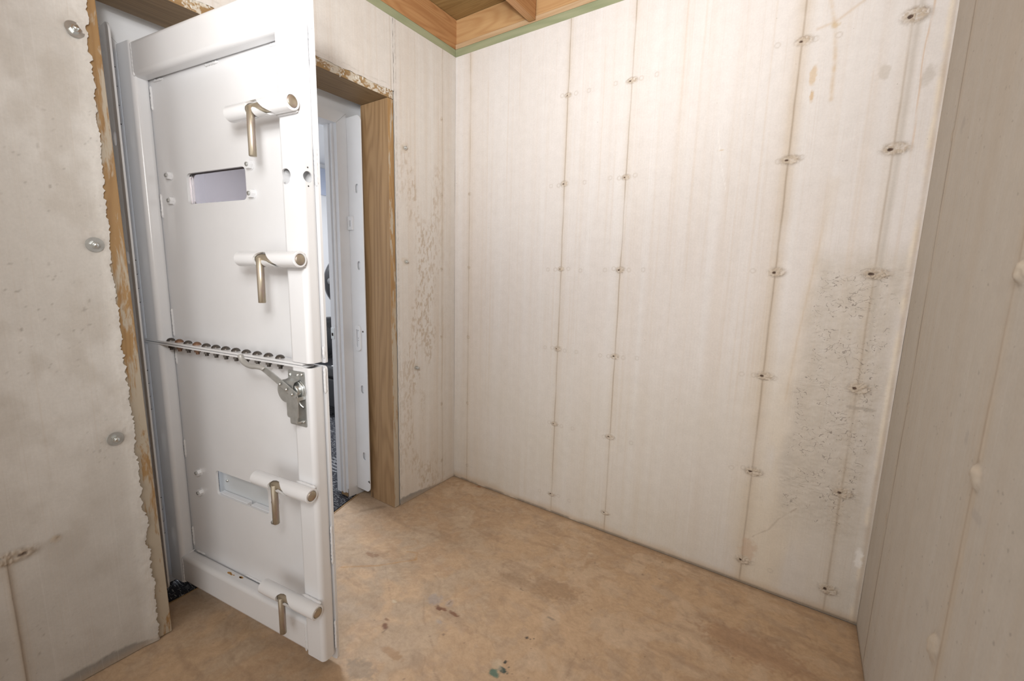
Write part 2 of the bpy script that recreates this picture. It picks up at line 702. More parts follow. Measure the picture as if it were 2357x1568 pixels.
def build_sheets(name, sheets, boxes, mat, boxcol):
    V, Q, K, R = [], [], [], []
    off = 0
    for v, q, c, r in sheets:
        V.append(v)
        Q.append(q + off)
        K.append(c)
        R.append(r)
        off += len(v)
    for lo, hi in boxes:
        x0, y0, z0 = lo
        x1, y1, z1 = hi
        v = np.array([(x0, y0, z0), (x1, y0, z0), (x1, y1, z0), (x0, y1, z0), (x0, y0, z1), (x1, y0, z1), (x1, y1, z1), (x0, y1, z1)], float)
        q = np.array([(3, 2, 1, 0), (4, 5, 6, 7), (0, 1, 5, 4), (1, 2, 6, 5), (2, 3, 7, 6), (3, 0, 4, 7)])
        V.append(v)
        Q.append(q + off)
        K.append(np.tile(np.array(boxcol), (8, 1)))
        R.append(np.zeros(8))
        off += 8
    V, Q, K, R = np.concatenate(V), np.concatenate(Q), np.concatenate(K), np.concatenate(R)
    me = bpy.data.meshes.new(name)
    me.vertices.add(len(V))
    me.vertices.foreach_set('co', V.astype(np.float32).ravel())
    me.loops.add(len(Q) * 4)
    me.loops.foreach_set('vertex_index', Q.astype(np.int32).ravel())
    me.polygons.add(len(Q))
    me.polygons.foreach_set('loop_start', np.arange(0, len(Q) * 4, 4, dtype=np.int32))
    sm = np.ones(len(Q), bool)
    if boxes:
        sm[-6 * len(boxes):] = False
    me.polygons.foreach_set('use_smooth', sm)
    me.update(calc_edges=True)
    at = me.attributes.new('Col', 'FLOAT_COLOR', 'POINT')
    at.data.foreach_set('color', np.concatenate([np.clip(K, 0, 1), np.ones((len(K), 1))], 1).astype(np.float32).ravel())
    at = me.attributes.new('Crumble', 'FLOAT', 'POINT')
    at.data.foreach_set('value', R.astype(np.float32))
    me.materials.append(mat)
    return link(name, me)


# ------------------------------------------------------------------ concrete painting
def ties(s, z, col, h, places, sgn=1):
    """form-tie scars: a roughed lump, a rim and a rusty hole. places: (s, z, a, b, hole)"""
    for k, (ps, pz, a, b, hole) in enumerate(places):
        m = (np.abs(s - ps) < a * 3.5) & (np.abs(z - pz) < b * 3.5)
        if not m.any():
            continue
        ss, zz = s[m], z[m]
        w = fbm(ss * 160 + k, zz * 160, 11 + k, 3) - .5
        d = np.hypot((ss - ps) / a, (zz - pz) / b) + w * .55
        lump = 1 - sstep(.75, 1.05, d)
        rim = gau(d - 1.0, .22)
        h[m] += lump * (.004 * a / .02) * (.5 + w * 1.6) + rim * .0008
        cc = col[m]
        cc = mixa(cc, (.50, .42, .33), np.clip(.85 * lump * (.8 + 2.0 * w), 0, .92))
        cc = mixa(cc, (.33, .28, .23), .55 * rim * np.clip(.6 + 2.4 * w, 0, 1))
        sd = np.hypot((ss - ps + .35 * a * sgn) / (a * .21), (zz - pz + .05 * b) / (b * .26)) + w * .6
        hl = 1 - sstep(.7, 1.1, sd)
        cc = mixa(cc, (.07, .035, .02), .95 * hl * hole)
        h[m] -= hl * .003
        col[m] = cc


def blob(s, z, col, c, r, color, k, seed, rough=.7, fs=60):
    d = np.hypot((s - c[0]) / r[0], (z - c[1]) / r[1]) + (fbm(s * fs, z * fs, seed, 4) - .5) * rough * 2
    return mixa(col, color, k * (1 - sstep(.6, 1.1, d)))


def streaky(s, z, base, warm, pale, seed, amt=1.0):
    col = np.zeros(s.shape + (3,)) + np.array(base)
    st = fbm(s * 26, z * .5, seed, 5)
    st2 = fbm(s * 95, z * 1.1, seed + 9, 4)
    cl = fbm(s * 2.2, z * 1.6, seed + 17, 4)
    col = mixa(col, warm, amt * np.clip(sstep(.5, .78, st) * .34 + sstep(.56, .78, st2) * .42, 0, 1) * sstep(.3, .65, cl + .12))
    col = mixa(col, pale, amt * sstep(.5, .8, 1 - st) * .5)
    return col


def seam(s, z, col, h, s0, z0, z1, seed, width=.0026, k=.55, color=(.36, .29, .22), halo=.02, hk=.22, step=0.0):
    wob = (fbm(z * 9, z * 0 + seed, seed, 3) - .5) * .004
    on = sstep(z0 - .02, z0, z) * (1 - sstep(z1, z1 + .02, z))
    var = np.clip(.25 + 1.3 * fbm(z * 7, s * 0 + 2, seed + 3, 3), 0, 1)
    d = s - s0 - wob
    ln = gau(d, width) * on * var
    c = mixa(col, (.52, .42, .30), gau(d, halo) * on * hk * var)
    c = mixa(c, color, ln * k)
    h += gau(d, width * 1.6) * on * .0013 * (var - .3) + step * sstep(-.001, .001, d) * (1 - sstep(.0, .12, d)) * on
    return c


H = 2.44
WID = 2.0141
YF = -3.3
ROWS = [2.111, 1.713, 1.306, .902, .501, .103]
COLS = [.1079, .7026, 1.0087, 1.6188, 1.9113]

# ---- wall_back: the big lit wall, plane y = 0
A_ = axis_pts(0, WID, .0045, COLS, .0016, .040)
B_ = axis_pts(0, H, .0045, ROWS, .0016, .022)
s, z = np.meshgrid(A_, B_, indexing='ij')
col = streaky(s, z, (.655, .615, .59), (.60, .515, .44), (.70, .685, .68), 3, .85)
col = mixa(col, (.73, .715, .705), .5 * sstep(.9, 2.3, z + .5 * (fbm(s * 2, z * 2, 32, 3) - .5)))  # paler towards the top, the stronger light up there put into the colour
h = (fbm(s * 3, z * 2, 31, 4) - .5) * .004 + (fbm(s * 60, z * 2, 33, 3) - .5) * .0006
# cloudiness low down, warm floor bounce put into the colour; yellowish right of the fourth seam
col = mixa(col, (.575, .53, .445), .75 * sstep(1.5, .0, z) * (.35 + .8 * fbm(s * 3, z * 3, 41, 4)))
col = mixa(col, (.66, .56, .41), .5 * gau(s - 1.70, .14) * (1 - sstep(.55, 1.2, z)) * sstep(.3, .6, fbm(s * 9, z * 2, 42, 4)))
col = mixa(col, (.63, .54, .46), .4 * gau(s - .12, .10) * fbm(s * 30, z * .7, 47, 3))
hcm = (1 - sstep(.10, .16, np.abs(s - 1.855 + (z - .85) * -.03) + .05 * (fbm(s * 14, z * 14, 44, 3) - .5))) * sstep(.22, .42, z) * (1 - sstep(1.30, 1.42, z + .08 * (fbm(s * 18, z * 4, 45, 3) - .5)))
col = mixa(col, (.50, .45, .385), .75 * hcm * (.45 + .8 * fbm(s * 40, z * 40, 46, 4)))
h += hcm * (fbm(s * 90, z * 120, 48, 3) - .5) * .004
for i, x in enumerate(COLS):
    col = seam(s, z, col, h, x, 0, H, 50 + i, .0026 + .0008 * (i > 2), .8 if i in (1, 2, 3) else .55, halo=.018 + .008 * (i == 3), hk=.28 + .25 * (i == 3))
# wide grey band of seepage along the last seam and the corner
col = mixa(col, (.42, .38, .33), .45 * gau(s - 1.925 + .006 * (fbm(z * 6, z * 0, 61, 3) - .5), .008) * sstep(.9, 1.1, z))
col = mixa(col, (.55, .33, .15), .5 * gau(s - 1.953 - .02 * (fbm(z * 4, z * 0, 62, 3) - .5) - .004 * (z - 1.6), .0018) * sstep(1.66, 1.72, z))
col = mixa(col, (.50, .40, .30), .6 * gau(s - WID + .010, .006 + .004 * fbm(z * 20, z * 0, 63, 3)) * (.4 + fbm(z * 14, s * 0, 64, 3)))
col = mixa(col, (.74, .66, .54), .7 * gau(s - WID + .017 + .008 * (fbm(z * 11, z * 0, 66, 3) - .5), .006) * sstep(.35, .55, fbm(z * 9, z * 0, 67, 3)))
h += gau(s - WID + .014, .007) * .004 * fbm(z * 30, s * 20, 65, 3)
for k, (p, zt, zb) in enumerate([(.23, 2.3, .9), (.36, 2.44, 1.5), (.43, 2.44, 1.9), (1.22, 2.44, 1.75), (1.29, 2.4, 1.2), (.88, 2.3, 1.4), (1.53, 2.44, .6), (1.83, 2.0, 1.05)]):
    on = sstep(zb, zb + .4, z) * (1 - sstep(zt - .05, zt, z))
    col = mixa(col, (.57, .45, .33), .26 * gau(s - p - .004 * (fbm(z * 3, z * 0, 70 + k, 3) - .5), .003) * on)
d = segd(s, z, [(1.765, 1.62), (1.745, 1.41), (1.716, 1.06), (1.703, .82)])
col = mixa(col, (.50, .38, .26), .42 * gau(d, .0028) * sstep(1.62, 1.3, z))
col = mixa(col, (.62, .52, .40), .25 * gau(d, .02))
d = segd(s, z, [(1.668, 2.36), (1.69, 2.22), (1.711, 2.13), (1.722, 2.02), (1.724, 1.9)])
col = mixa(col, (.55, .41, .25), .5 * gau(d, .006) * fbm(s * 50, z * 50, 75, 3) * 1.6)
d = segd(s, z, [(1.66, 2.14), (1.711, 2.15), (1.79, 2.20)])
col = mixa(col, (.55, .42, .29), .45 * gau(d, .0045))
for k, (c, r, cc, kk) in enumerate([((1.711, 2.14), (.013, .012), (.52, .38, .2), .6), ((1.664, 1.99), (.011, .035), (.58, .42, .24), .6), ((1.667, 1.925), (.006, .022), (.55, .38, .2), .75),
                                    ((1.389, 1.776), (.020, .004), (.52, .36, .16), .85), ((1.97, 1.93), (.02, .04), (.45, .41, .36), .5), ((1.86, 1.96), (.014, .03), (.48, .43, .37), .5),
                                    ((1.99, .27), (.012, .045), (.80, .78, .75), .8), ((1.93, .83), (.05, .008), (.30, .26, .22), .5), ((1.64, .16), (.03, .05), (.52, .37, .26), .5)]):
    col = blob(s, z, col, c, r, cc, kk, 80 + k)
d = segd(s, z, [(1.37, 1.86), (1.385, 1.76), (1.42, 1.62)])
col = mixa(col, (.78, .76, .74), .6 * gau(d, .0018))
d = segd(s, z, [(1.63, .20), (1.66, .235), (1.70, .27), (1.73, .33), (1.79, .40)]) + (fbm(s * 50, z * 50, 97, 2) - .5) * .006
col = mixa(col, (.40, .33, .26), .55 * gau(d, .0016))
pl = []
SZ = [(.010, .010), (.020, .013), (.023, .014), (.031, .018), (.036, .022)]
for i, x in enumerate(COLS):
    for j, r in enumerate(ROWS):
        if i == 0 and j == 0:
            continue
        pl.append((x + (.006 if i > 2 else .0), r, SZ[i][0] * (.85 + .3 * random.random()), SZ[i][1] * (.85 + .3 * random.random()), 1.0 if i > 0 else .6))
ties(s, z, col, h, pl)
# ghost rings of the form-nail heads beside the ties
for j, r in enumerate(ROWS):
    for i, x in enumerate(COLS[1:4]):
        for dx in (-.075, -.032, .04, .105):
            if random.random() < .72:
                cx, cz = x + dx, r + random.uniform(-.006, .006)
                rr = .0085
                m = (np.abs(s - cx) < .02) & (np.abs(z - cz) < .02)
                d = np.abs(np.hypot(s[m] - cx, z[m] - cz) - rr)
                col[m] = mixa(col[m], (.44, .38, .32), .42 * gau(d, .0022))
# dirty joint where the wall meets the floor
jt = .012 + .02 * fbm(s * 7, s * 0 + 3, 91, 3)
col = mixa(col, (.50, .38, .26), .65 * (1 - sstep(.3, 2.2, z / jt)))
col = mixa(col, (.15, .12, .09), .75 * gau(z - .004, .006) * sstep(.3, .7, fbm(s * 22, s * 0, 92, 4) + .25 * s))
pos = np.stack([s, -h, z], -1)
sh = sheet_data(A_, B_, pos, col, hcm)
o = build_sheets('wall_back', [sh], [((-.25, .01, -.1), (WID + .25, .22, H))], M_CON, (.55, .5, .45))
struct(o, 'pale board-marked concrete back wall with vertical seams and tie scars', 'wall')

# ---- wall_left: plane x = 0, with the doorway; s runs along y
OY0, OY1, OZ = -1.510, -.440, 2.120        # concrete opening (outside of the wooden buck)


def left_sheet(a, b, z0, z1, fine=(), rag=None):
    A = axis_pts(a, b, .0045, fine)
    B = axis_pts(z0, z1, .0045)
    s, z = np.meshgrid(A, B, indexing='ij')
    col = streaky(s, z, (.64, .605, .565), (.56, .47, .38), (.69, .675, .65), 5, .75)
    h = (fbm(s * 3, z * 2, 131, 4) - .5) * .004
    lf = 1 - sstep(-1.52, -1.42, s)         # the smoother, greyer concrete left of the door
    g = np.zeros(s.shape + (3,)) + np.array((.585, .555, .515))
    g = mixa(g, (.66, .635, .60), sstep(.4, .65, fbm(s * 7, z * 5, 141, 5)) * .8)
    g = mixa(g, (.50, .46, .41), sstep(.5, .75, fbm(s * 13, z * 9, 142, 5)) * .55)
    g = mixa(g, (.44, .42, .395), .5 * (1 - sstep(.2, .8, z)))  # darker towards the floor, light falloff put into the colour
    col = col * (1 - lf[..., None]) + g * lf[..., None]
    # brown water spotting between the doorway and the corner
    sp = sstep(.52, .64, fbm(s * 120, z * 48, 143, 4)) * sstep(.42, .6, fbm(s * 8, z * 3, 144, 3)) * gau(s + .27, .16) * (1 - sstep(1.9, 2.2, z))
    col = mixa(col, (.44, .35, .26), .75 * sp)
    col = mixa(col, (.60, .50, .38), .25 * (1 - sstep(.0, .9, z)) * (1 - lf))
    # pits left of the door
    pt = sstep(.80, .86, fbm(s * 150 + 9 * z, z * 140 - 31 * s, 147, 2)) * lf * sstep(.4, .6, fbm(s * 5, z * 6, 148, 3))
    col = mixa(col, (.30, .27, .24), .6 * pt)
    h -= .0015 * pt
    for k, (x, a0, a1) in enumerate([(-.108, 0, H), (-.458, 2.12, H), (-1.815, 0, .47)]):
        col = seam(s, z, col, h, x, a0, a1, 150 + k, .0024 if k < 2 else .006, .5, halo=.012, hk=.2, step=-.003 if k == 2 else 0)
    ties(s, z, col, h, [(-.112, r, .009, .011, .7) for r in (2.089, 1.695, 1.292, .905, .5, .144)] + [(-1.803, .475, .05, .02, .8), (-1.72, .485, .012, .012, 0)], -1)
    # patched, lumpy concrete round the three anchor bolts left of the door
    for k, (ys, zs) in enumerate(((-1.538, 1.905), (-1.55, 1.335), (-1.556, .745))):
        d = np.hypot((s - ys) / .045, (z - zs) / .055) + (fbm(s * 50, z * 50, 160 + k, 3) - .5)
        m = 1 - sstep(.5, 1.1, d)
        h += m * .006 * (fbm(s * 90, z * 90, 163, 3) - .4)
        col = mixa(col, (.58, .54, .49), .5 * m)
    for k, (ys, zs) in enumerate(((-.379, 1.879), (-.38, 1.325), (-.324, .758))):
        col = blob(s, z, col, (ys, zs), (.025, .03), (.56, .47, .37), .45, 170 + k)
    # dark wedge painted for the gap at the foot of the wall
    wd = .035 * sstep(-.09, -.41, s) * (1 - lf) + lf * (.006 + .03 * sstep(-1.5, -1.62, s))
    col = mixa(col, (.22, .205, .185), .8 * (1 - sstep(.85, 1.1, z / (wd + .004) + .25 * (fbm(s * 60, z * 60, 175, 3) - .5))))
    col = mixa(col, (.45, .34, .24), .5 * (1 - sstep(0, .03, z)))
    ss = s.copy()
    zz = z.copy()
    if rag == 'r':          # ragged right-hand edge lapping the wood, left of the door
        e = (fbm(z * 16, z * 0, 181, 2) - .5) * .012 + (fbm(z * 75, z * 0, 182, 3) - .5) * .012 + (vn(z * 190, z * 0, 189) - .5) * .006 + .010 * sstep(1.35, 1.9, z) - .004 - .0095 * z
        w = sstep(b - .05, b, s)
        ss = s + e * w
        h += w * (.004 + .003 * fbm(s * 120, z * 120, 183, 3))
        col = mixa(col, (.66, .635, .595), .55 * gau(s - b, .03) * fbm(s * 40, z * 40, 184, 3) * 1.4)
    if rag == 'l':          # lightly crumbled edge right of the door
        e = (fbm(z * 60, z * 0, 185, 3) - .5) * .006
        w = 1 - sstep(a, a + .025, s)
        ss = s + e * w
        col = mixa(col, (.40, .38, .35), .6 * gau(s - a - .012 - .5 * e, .003) * sstep(.35, .6, fbm(z * 110, s * 90, 186, 3)))
        h += w * .0015
    if rag == 'b':
        e = (fbm(s * 40, s * 0, 187, 3) - .5) * .008
        w = 1 - sstep(z0, z0 + .03, z)
        zz = z + e * w
        col = mixa(col, (.46, .43, .39), .5 * gau(z - z0 - .02 - .02 * (fbm(s * 20, s * 0, 188, 3) - .5), .0016) * (s < -.46))
    pos = np.stack([h, ss, zz], -1)
    return sheet_data(A, B, pos, col, .0 * s)


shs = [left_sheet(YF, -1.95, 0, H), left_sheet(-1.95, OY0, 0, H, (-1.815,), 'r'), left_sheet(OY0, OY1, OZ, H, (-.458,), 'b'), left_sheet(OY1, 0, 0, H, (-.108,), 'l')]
# the top strip above the doorway shares its edges with both sides
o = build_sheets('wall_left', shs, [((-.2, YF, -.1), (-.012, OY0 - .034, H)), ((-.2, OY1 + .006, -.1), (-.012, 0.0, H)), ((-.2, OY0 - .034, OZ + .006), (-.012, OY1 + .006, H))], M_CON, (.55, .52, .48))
struct(o, 'grey concrete wall on the left with the doorway cast into it', 'wall')

# ---- wall_right: plane x = WID
A_ = axis_pts(YF, 0, .006, (-.215, -.845))
B_ = axis_pts(0, H, .006)
s, z = np.meshgrid(A_, B_, indexing='ij')
col = streaky(s, z, (.53, .495, .44), (.49, .42, .335), (.56, .54, .50), 7, .7)  # darker than the other walls, the weaker light here put into the colour
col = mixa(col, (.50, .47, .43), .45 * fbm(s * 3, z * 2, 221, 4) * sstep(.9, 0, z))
h = (fbm(s * 3, z * 2, 231, 4) - .5) * .004
col = seam(s, z, col, h, -.215, 0, H, 240, .004, .9, (.22, .18, .145), .02, .3)
col = seam(s, z, col, h, -.845, 0, H, 241, .0045, .7, (.40, .32, .24), .025, .4)
tp = [(-.872, 1.30, .022, .022, .2), (-.862, .937, .024, .026, .15), (-.815, .55, .022, .034, .3), (-.207, 1.685, .012, .016, .4), (-.225, 1.299, .012, .02, .5), (-.227, .912, .012, .018, .4), (-.2, .53, .012, .02, .5), (-.85, 1.70, .02, .02, .2)]
ties(s, z, col, h, tp)
for (ps, pz, a, b, _) in tp[:3]:
    d = np.hypot((s - ps) / a, (z - pz) / b) + (fbm(s * 60, z * 60, 250, 3) - .5) * .6
    h += .009 * (1 - sstep(.35, 1.0, d)) * (.55 + .9 * fbm(s * 70, z * 70, 252, 3))
    col = mixa(col, (.52, .46, .375), .65 * (1 - sstep(.5, 1, d)) * (.5 + fbm(s * 90, z * 90, 251, 3)))
for k, (c, r) in enumerate([((-.95, 1.30), (.014, .022)), ((-.76, .985), (.01, .02)), ((-.72, .58), (.014, .014)), ((-.30, 1.69), (.02, .02)), ((-.89, .87), (.035, .012))]):
    col = blob(s, z, col, c, r, (.40, .37, .34), .5, 260 + k)
col = mixa(col, (.50, .40, .30), .5 * gau(s, .012) * fbm(z * 14, s * 0, 264, 3))
col = mixa(col, (.40, .31, .22), .7 * (1 - sstep(.0, .022, z)))
pos = np.stack([WID - h, s, z], -1)
o = build_sheets('wall_right', [sheet_data(A_, B_, pos, col, .25 * sstep(.55, .7, fbm(s * 6, z * 6, 266, 3)))], [((WID + .01, YF, -.1), (WID + .22, 0, H))], M_CON, (.5, .47, .43))
struct(o, 'shaded concrete wall on the right with two seams and lumpy tie scars', 'wall')

# ---- floor: tan stained concrete, z = 0 (with the threshold strip of the doorway)
A_ = axis_pts(-.30, WID, .0045)
B_ = axis_pts(-2.2, 0, .0045)
s, t = np.meshgrid(A_, B_, indexing='ij')
col = np.zeros(s.shape + (3,)) + np.array((.54, .375, .235))
n1 = fbm(s * 3.2 + 1.2 * fbm(s * 2, t * 2, 301, 3), t * 3.2, 302, 5)
n2 = fbm(s * 11 + 3 * fbm(s * 5, t * 5, 303, 3), t * 11, 304, 5)
n3 = fbm((s + t) * 16 + 4 * n1, (s - t) * 60, 305, 4)
col = mixa(col, (.45, .305, .19), .75 * sstep(.46, .7, n1))
col = mixa(col, (.585, .435, .30), .75 * sstep(.5, .68, n2))
col = mixa(col, (.46, .335, .23), .55 * sstep(.52, .66, fbm(s * 24 + 2 * n1, t * 24, 307, 5)))
col = mixa(col, (.41, .31, .215), .8 * gau(np.hypot(s - .35, (t + .95) * .8), .5) * sstep(.35, .6, n2))
col = mixa(col, (.56, .42, .28), .4 * sstep(.58, .75, n3) * sstep(.42, .6, n1))
col = mixa(col, (.33, .22, .14), .35 * sstep(.6, .75, fbm(s * 5, t * 22, 306, 4)))
rs = []
for k, (c, r, cc, kk) in enumerate([
        ((.685, -.853), (.018, .012), (.16, .062, .028), .9), ((.705, -.846), (.018, .007), (.2, .08, .04), .8), ((.748, -.841), (.024, .008), (.19, .08, .04), .85), ((.583, -1.03), (.016, .012), (.17, .07, .032), .9),
        ((.566, -1.005), (.014, .005), (.2, .09, .04), .7), ((.213, -.012), (.016, .012), (.3, .10, .035), .8), ((.20, -.02), (.03, .006), (.36, .16, .07), .5),
        ((.211, -.803), (.03, .012), (.24, .12, .06), .65), ((.24, -.79), (.015, .01), (.24, .12, .06), .6), ((.70, -1.09), (.05, .018), (.34, .19, .085), .55),
        ((1.033, -.772), (.0065, .0065), (.02, .022, .025), .95), ((1.024, -.896), (.006, .006), (.02, .03, .03), .95), ((1.019, -.949), (.020, .015), (.10, .18, .135), .95), ((1.034, -.925), (.016, .012), (.025, .06, .055), .95),
        ((1.055, -.925), (.004, .004), (.05, .08, .07), .9), ((1.045, -.905), (.004, .003), (.05, .08, .07), .9), ((1.01, -.918), (.025, .02), (.55, .46, .33), .5), ((1.045, -.77), (.003, .003), (.03, .03, .03), .9), ((1.055, -.76), (.0025, .0025), (.03, .03, .03), .9),
        ((1.063, -.645), (.022, .006), (.2, .17, .14), .6), ((.64, -.83), (.035, .03), (.30, .29, .31), .4), ((.70, -.81), (.02, .02), (.3, .29, .31), .35), ((.73, -.90), (.015, .01), (.3, .29, .31), .4),
        ((.353, -.32), (.015, .009), (.60, .48, .34), .7), ((.85, -.24), (.01, .007), (.6, .48, .34), .7), ((1.02, -.20), (.014, .009), (.6, .48, .34), .7), ((.52, -.93), (.01, .008), (.62, .53, .38), .8), ((.88, -.42), (.012, .006), (.6, .47, .33), .5),
        ((.66, -1.19), (.06, .04), (.22, .19, .15), .5), ((.9, -.55), (.16, .03), (.29, .185, .105), .4), ((1.0, -.5), (.12, .05), (.30, .19, .11), .45), ((1.7, -.35), (.2, .08), (.36, .21, .12), .5)]):
    col = blob(s, t, col, c, r, cc, kk, 310 + k, .55, 110)
for p, w, cc, kk in [([(.18, -.93), (.3, -.83), (.404, -.708)], .004, (.42, .22, .07), .6), ([(.404, -.708), (.375, -.67), (.33, -.69)], .0035, (.42, .23, .08), .55),
                     ([(.27, -.62), (.30, -.60), (.33, -.62)], .003, (.45, .25, .10), .4), ([(.29, -.79), (.50, -.93)], .0015, (.25, .17, .11), .4), ([(.60, -.85), (.68, -.93), (.72, -.95), (.80, -1.0)], .002, (.27, .18, .12), .4),
                     ([(.80, -1.0), (.86, -1.06), (.95, -1.09), (1.0, -1.2)], .0018, (.27, .18, .12), .4), ([(1.15, -1.0), (1.22, -.85), (1.2, -.7)], .0018, (.30, .2, .13), .35)]:
    d = segd(s, t, p) + (fbm(s * 40, t * 40, 350, 3) - .5) * .006
    col = mixa(col, cc, kk * gau(d, w))
sp = (vn(s * 60, t * 60, 360) > .965) & (vn(s * 7, t * 7, 361) > .55)
col = mixa(col, (.10, .07, .05), .5 * sp.astype(float))
# greyer, dusty concrete in the doorway and darker lines along the walls
col = mixa(col, (.42, .32, .23), .7 * (1 - sstep(-.05, .12, s)) * (.5 + .5 * n2))
col = mixa(col, (.25, .185, .125), .6 * gau(segd(s, t, [(-.2, -.73), (-.1, -.56), (-.06, -.5)]), .012) * sstep(.35, .55, n2))
col = mixa(col, (.27, .18, .11), .6 * gau(t, .02) * (.4 + n2))
col = mixa(col, (.27, .18, .11), .5 * gau(s - WID, .02) * (.4 + n2))
h = (n1 - .5) * .003 + (n2 - .5) * .0008
pos = np.stack([s, t, h - .002], -1)
o = build_sheets('floor', [sheet_data(A_, B_, pos, col, .0 * s)], [((-.30, YF, -.12), (WID, -2.2, -.002)), ((-.30, -2.2, -.12), (WID, 0, -.02))], M_FLOOR, (.44, .30, .18))
struct(o, 'tan trowelled concrete floor with rust stains and green paint splashes', 'floor')

# ------------------------------------------------------------------ overhead framing
g = G().box((-.14, YF, H), (0.0, -.0, H + .04), .003)
struct(g.obj('trim_1', M_GREEN_Y), 'green treated sill plate along the top of the left wall', 'sill plate')
g = G().box((-.14, 0.0, H), (WID + .14, .14, H + .04), .003)
struct(g.obj('trim_2', M_GREEN_X), 'green treated sill plate along the top of the back wall', 'sill plate')
g = G().box((WID, YF, H), (WID + .14, 0.0, H + .04), .003)
struct(g.obj('trim_3', M_GREEN_Y), 'green treated sill plate along the top of the right wall', 'sill plate')
TOPZ = 2.632
g = G().box((-.045, YF, H + .042), (-.004, .012, TOPZ), .002)
tag(g.obj('rim_board', M_JOIST_Y), 'reddish pine rim board standing on the left wall sill', 'board')
g = G().box((-.060, .010, H + .0665), (WID, .05, TOPZ), .002)
tag(g.obj('rim_board', M_JOIST_X), 'light pine rim board over the back wall', 'board')
g = G().box((-.003, .001, H + .0405), (WID, .06, H + .066), .002)
tag(g.obj('ledger_strip', M_LEDGE), 'thin pale wood strip between green back sill and rim board', 'board')
for k, x in enumerate((.473, .88, 1.286, 1.69)):
    g = G().box((x, YF, H + .044), (x + .038, -.002, TOPZ), .003)
    o = g.obj('floor_joist', M_JOIST_Y)
    tag(o, ['pine floor joist nearest the left wall, ending on the back sill', 'second pine floor joist out from the left wall', 'third pine floor joist out from the left wall', 'pine floor joist nearest the right wall'][k], 'joist', 'floor joists under the plywood')
g = G().box((-.14, YF, TOPZ + .001), (WID + .14, .14, TOPZ + .02))
struct(g.obj('ceiling', M_PLY), 'brown plywood subfloor seen from below between joists', 'ceiling')

# ------------------------------------------------------------------ wooden door buck
BY0, BY1, BZ, BX = -1.478, -.475, 2.083, -.205
bk = thing('wooden_door_surround', 'thick pine lining boards around the doorway in the left wall', 'door frame', (0, 0, 0))


def board(name, lo, hi, mat, mate):
    g = G().box(lo, hi, .002)
    o = g.obj(name, [mat, mate], bk)
    for p in o.data.polygons:
        if p.normal.x > .7:
            p.material_index = 1
    return o


FX = -.003
board('jamb_board', (BX, BY1, 0.0), (FX, OY1 - .001, BZ), M_WOOD_Z, M_WOOD_ZE)
o = board('jamb_board', (BX, OY0 - .012, 0.0), (FX, BY0, BZ), M_WOOD_Z, M_WOOD_ZE)
for v in o.data.vertices:
    v.co.y -= .0095 * v.co.z          # this board stands slightly out of plumb
board('header_board', (BX, OY0 - .03, BZ + .001), (FX, OY1 - .001, OZ + .003), M_WOOD_Y, M_WOOD_YE)
# lumps of cement that ran over the header edge
g = G()
for k in range(170):
    y = random.uniform(OY0, OY1)
    zc = OZ + .004 - random.random() ** 1.8 * .032
    r = random.uniform(.002, .0062)
    g.lathe([(0, -r * 2.2), (r * .55, -r * 1.4), (r, -r * .2), (r * .8, r * .6), (0, r * .9)], (FX - r * .45, y, zc), (0, random.uniform(-.5, .5), 1), 7)
o = g.obj('cement_residue', plain('cement_lumps', (.55, .51, .44), .85, 0, .25, 90, .4), bk)
o['label'] = 'pale cement drips along the header edge'
o['kind'] = 'stuff'

# ------------------------------------------------------------------ steel door frame behind the lining
FXF = -.284                                   # face of the steel frame
fr = thing('steel_door_frame', 'white steel door frame set back inside the wood lining', 'door frame', (0, 0, 0))
PY1, PY0 = -.500, -1.428                      # planes of the two slotted plates
IY1, IY0, IZ = -.560, -1.363, 1.992           # clear opening
# face sheet drawn in (y, z)
ROT_YZ = Matrix(((0, 0, 1, 0), (1, 0, 0, 0), (0, 1, 0, 0), (0, 0, 0, 1)))   # drawn x->y, y->z, z->x


def yz(me, x):
    me.transform(Matrix.Translation((x, 0, 0)) @ ROT_YZ)
    return me


me = yz(plate2d([(-1.66, .0), (IY0 - .004, .0), (IY0 - .004, IZ + .004), (IY1 + .004, IZ + .004), (IY1 + .004, .0), (-.28, .0), (-.28, 2.3), (-1.66, 2.3)], [], .006), FXF - .008)
me.materials.append(M_PAINT2)
o = link('face_sheet', me, fr)
# mitred trim tubes, a little proud of the sheet
tw = PY1 - .003 - IY1
g = G().prism([(IY1, .055), (PY1 - .003, .055), (PY1 - .003, IZ + tw), (IY1, IZ)], (FXF, 0, 0), (0, 1, 0), (0, 0, 1), (-.012, 0, 0))
g.obj('jamb_trim', M_PAINT2, fr)
g = G().prism([(IY0, .055), (PY0 + .003, .055), (PY0 + .003, IZ + tw), (IY0, IZ)], (FXF, 0, 0), (0, 1, 0), (0, 0, 1), (-.012, 0, 0))
g.obj('jamb_trim', M_PAINT2, fr)
g = G().prism([(IY1 - .001, IZ), (PY1 - .004, IZ + tw), (PY0 + .004, IZ + tw), (IY0 + .001, IZ)], (FXF, 0, 0), (0, 1, 0), (0, 0, 1), (-.012, 0, 0))
g.obj('head_trim', M_PAINT2, fr)
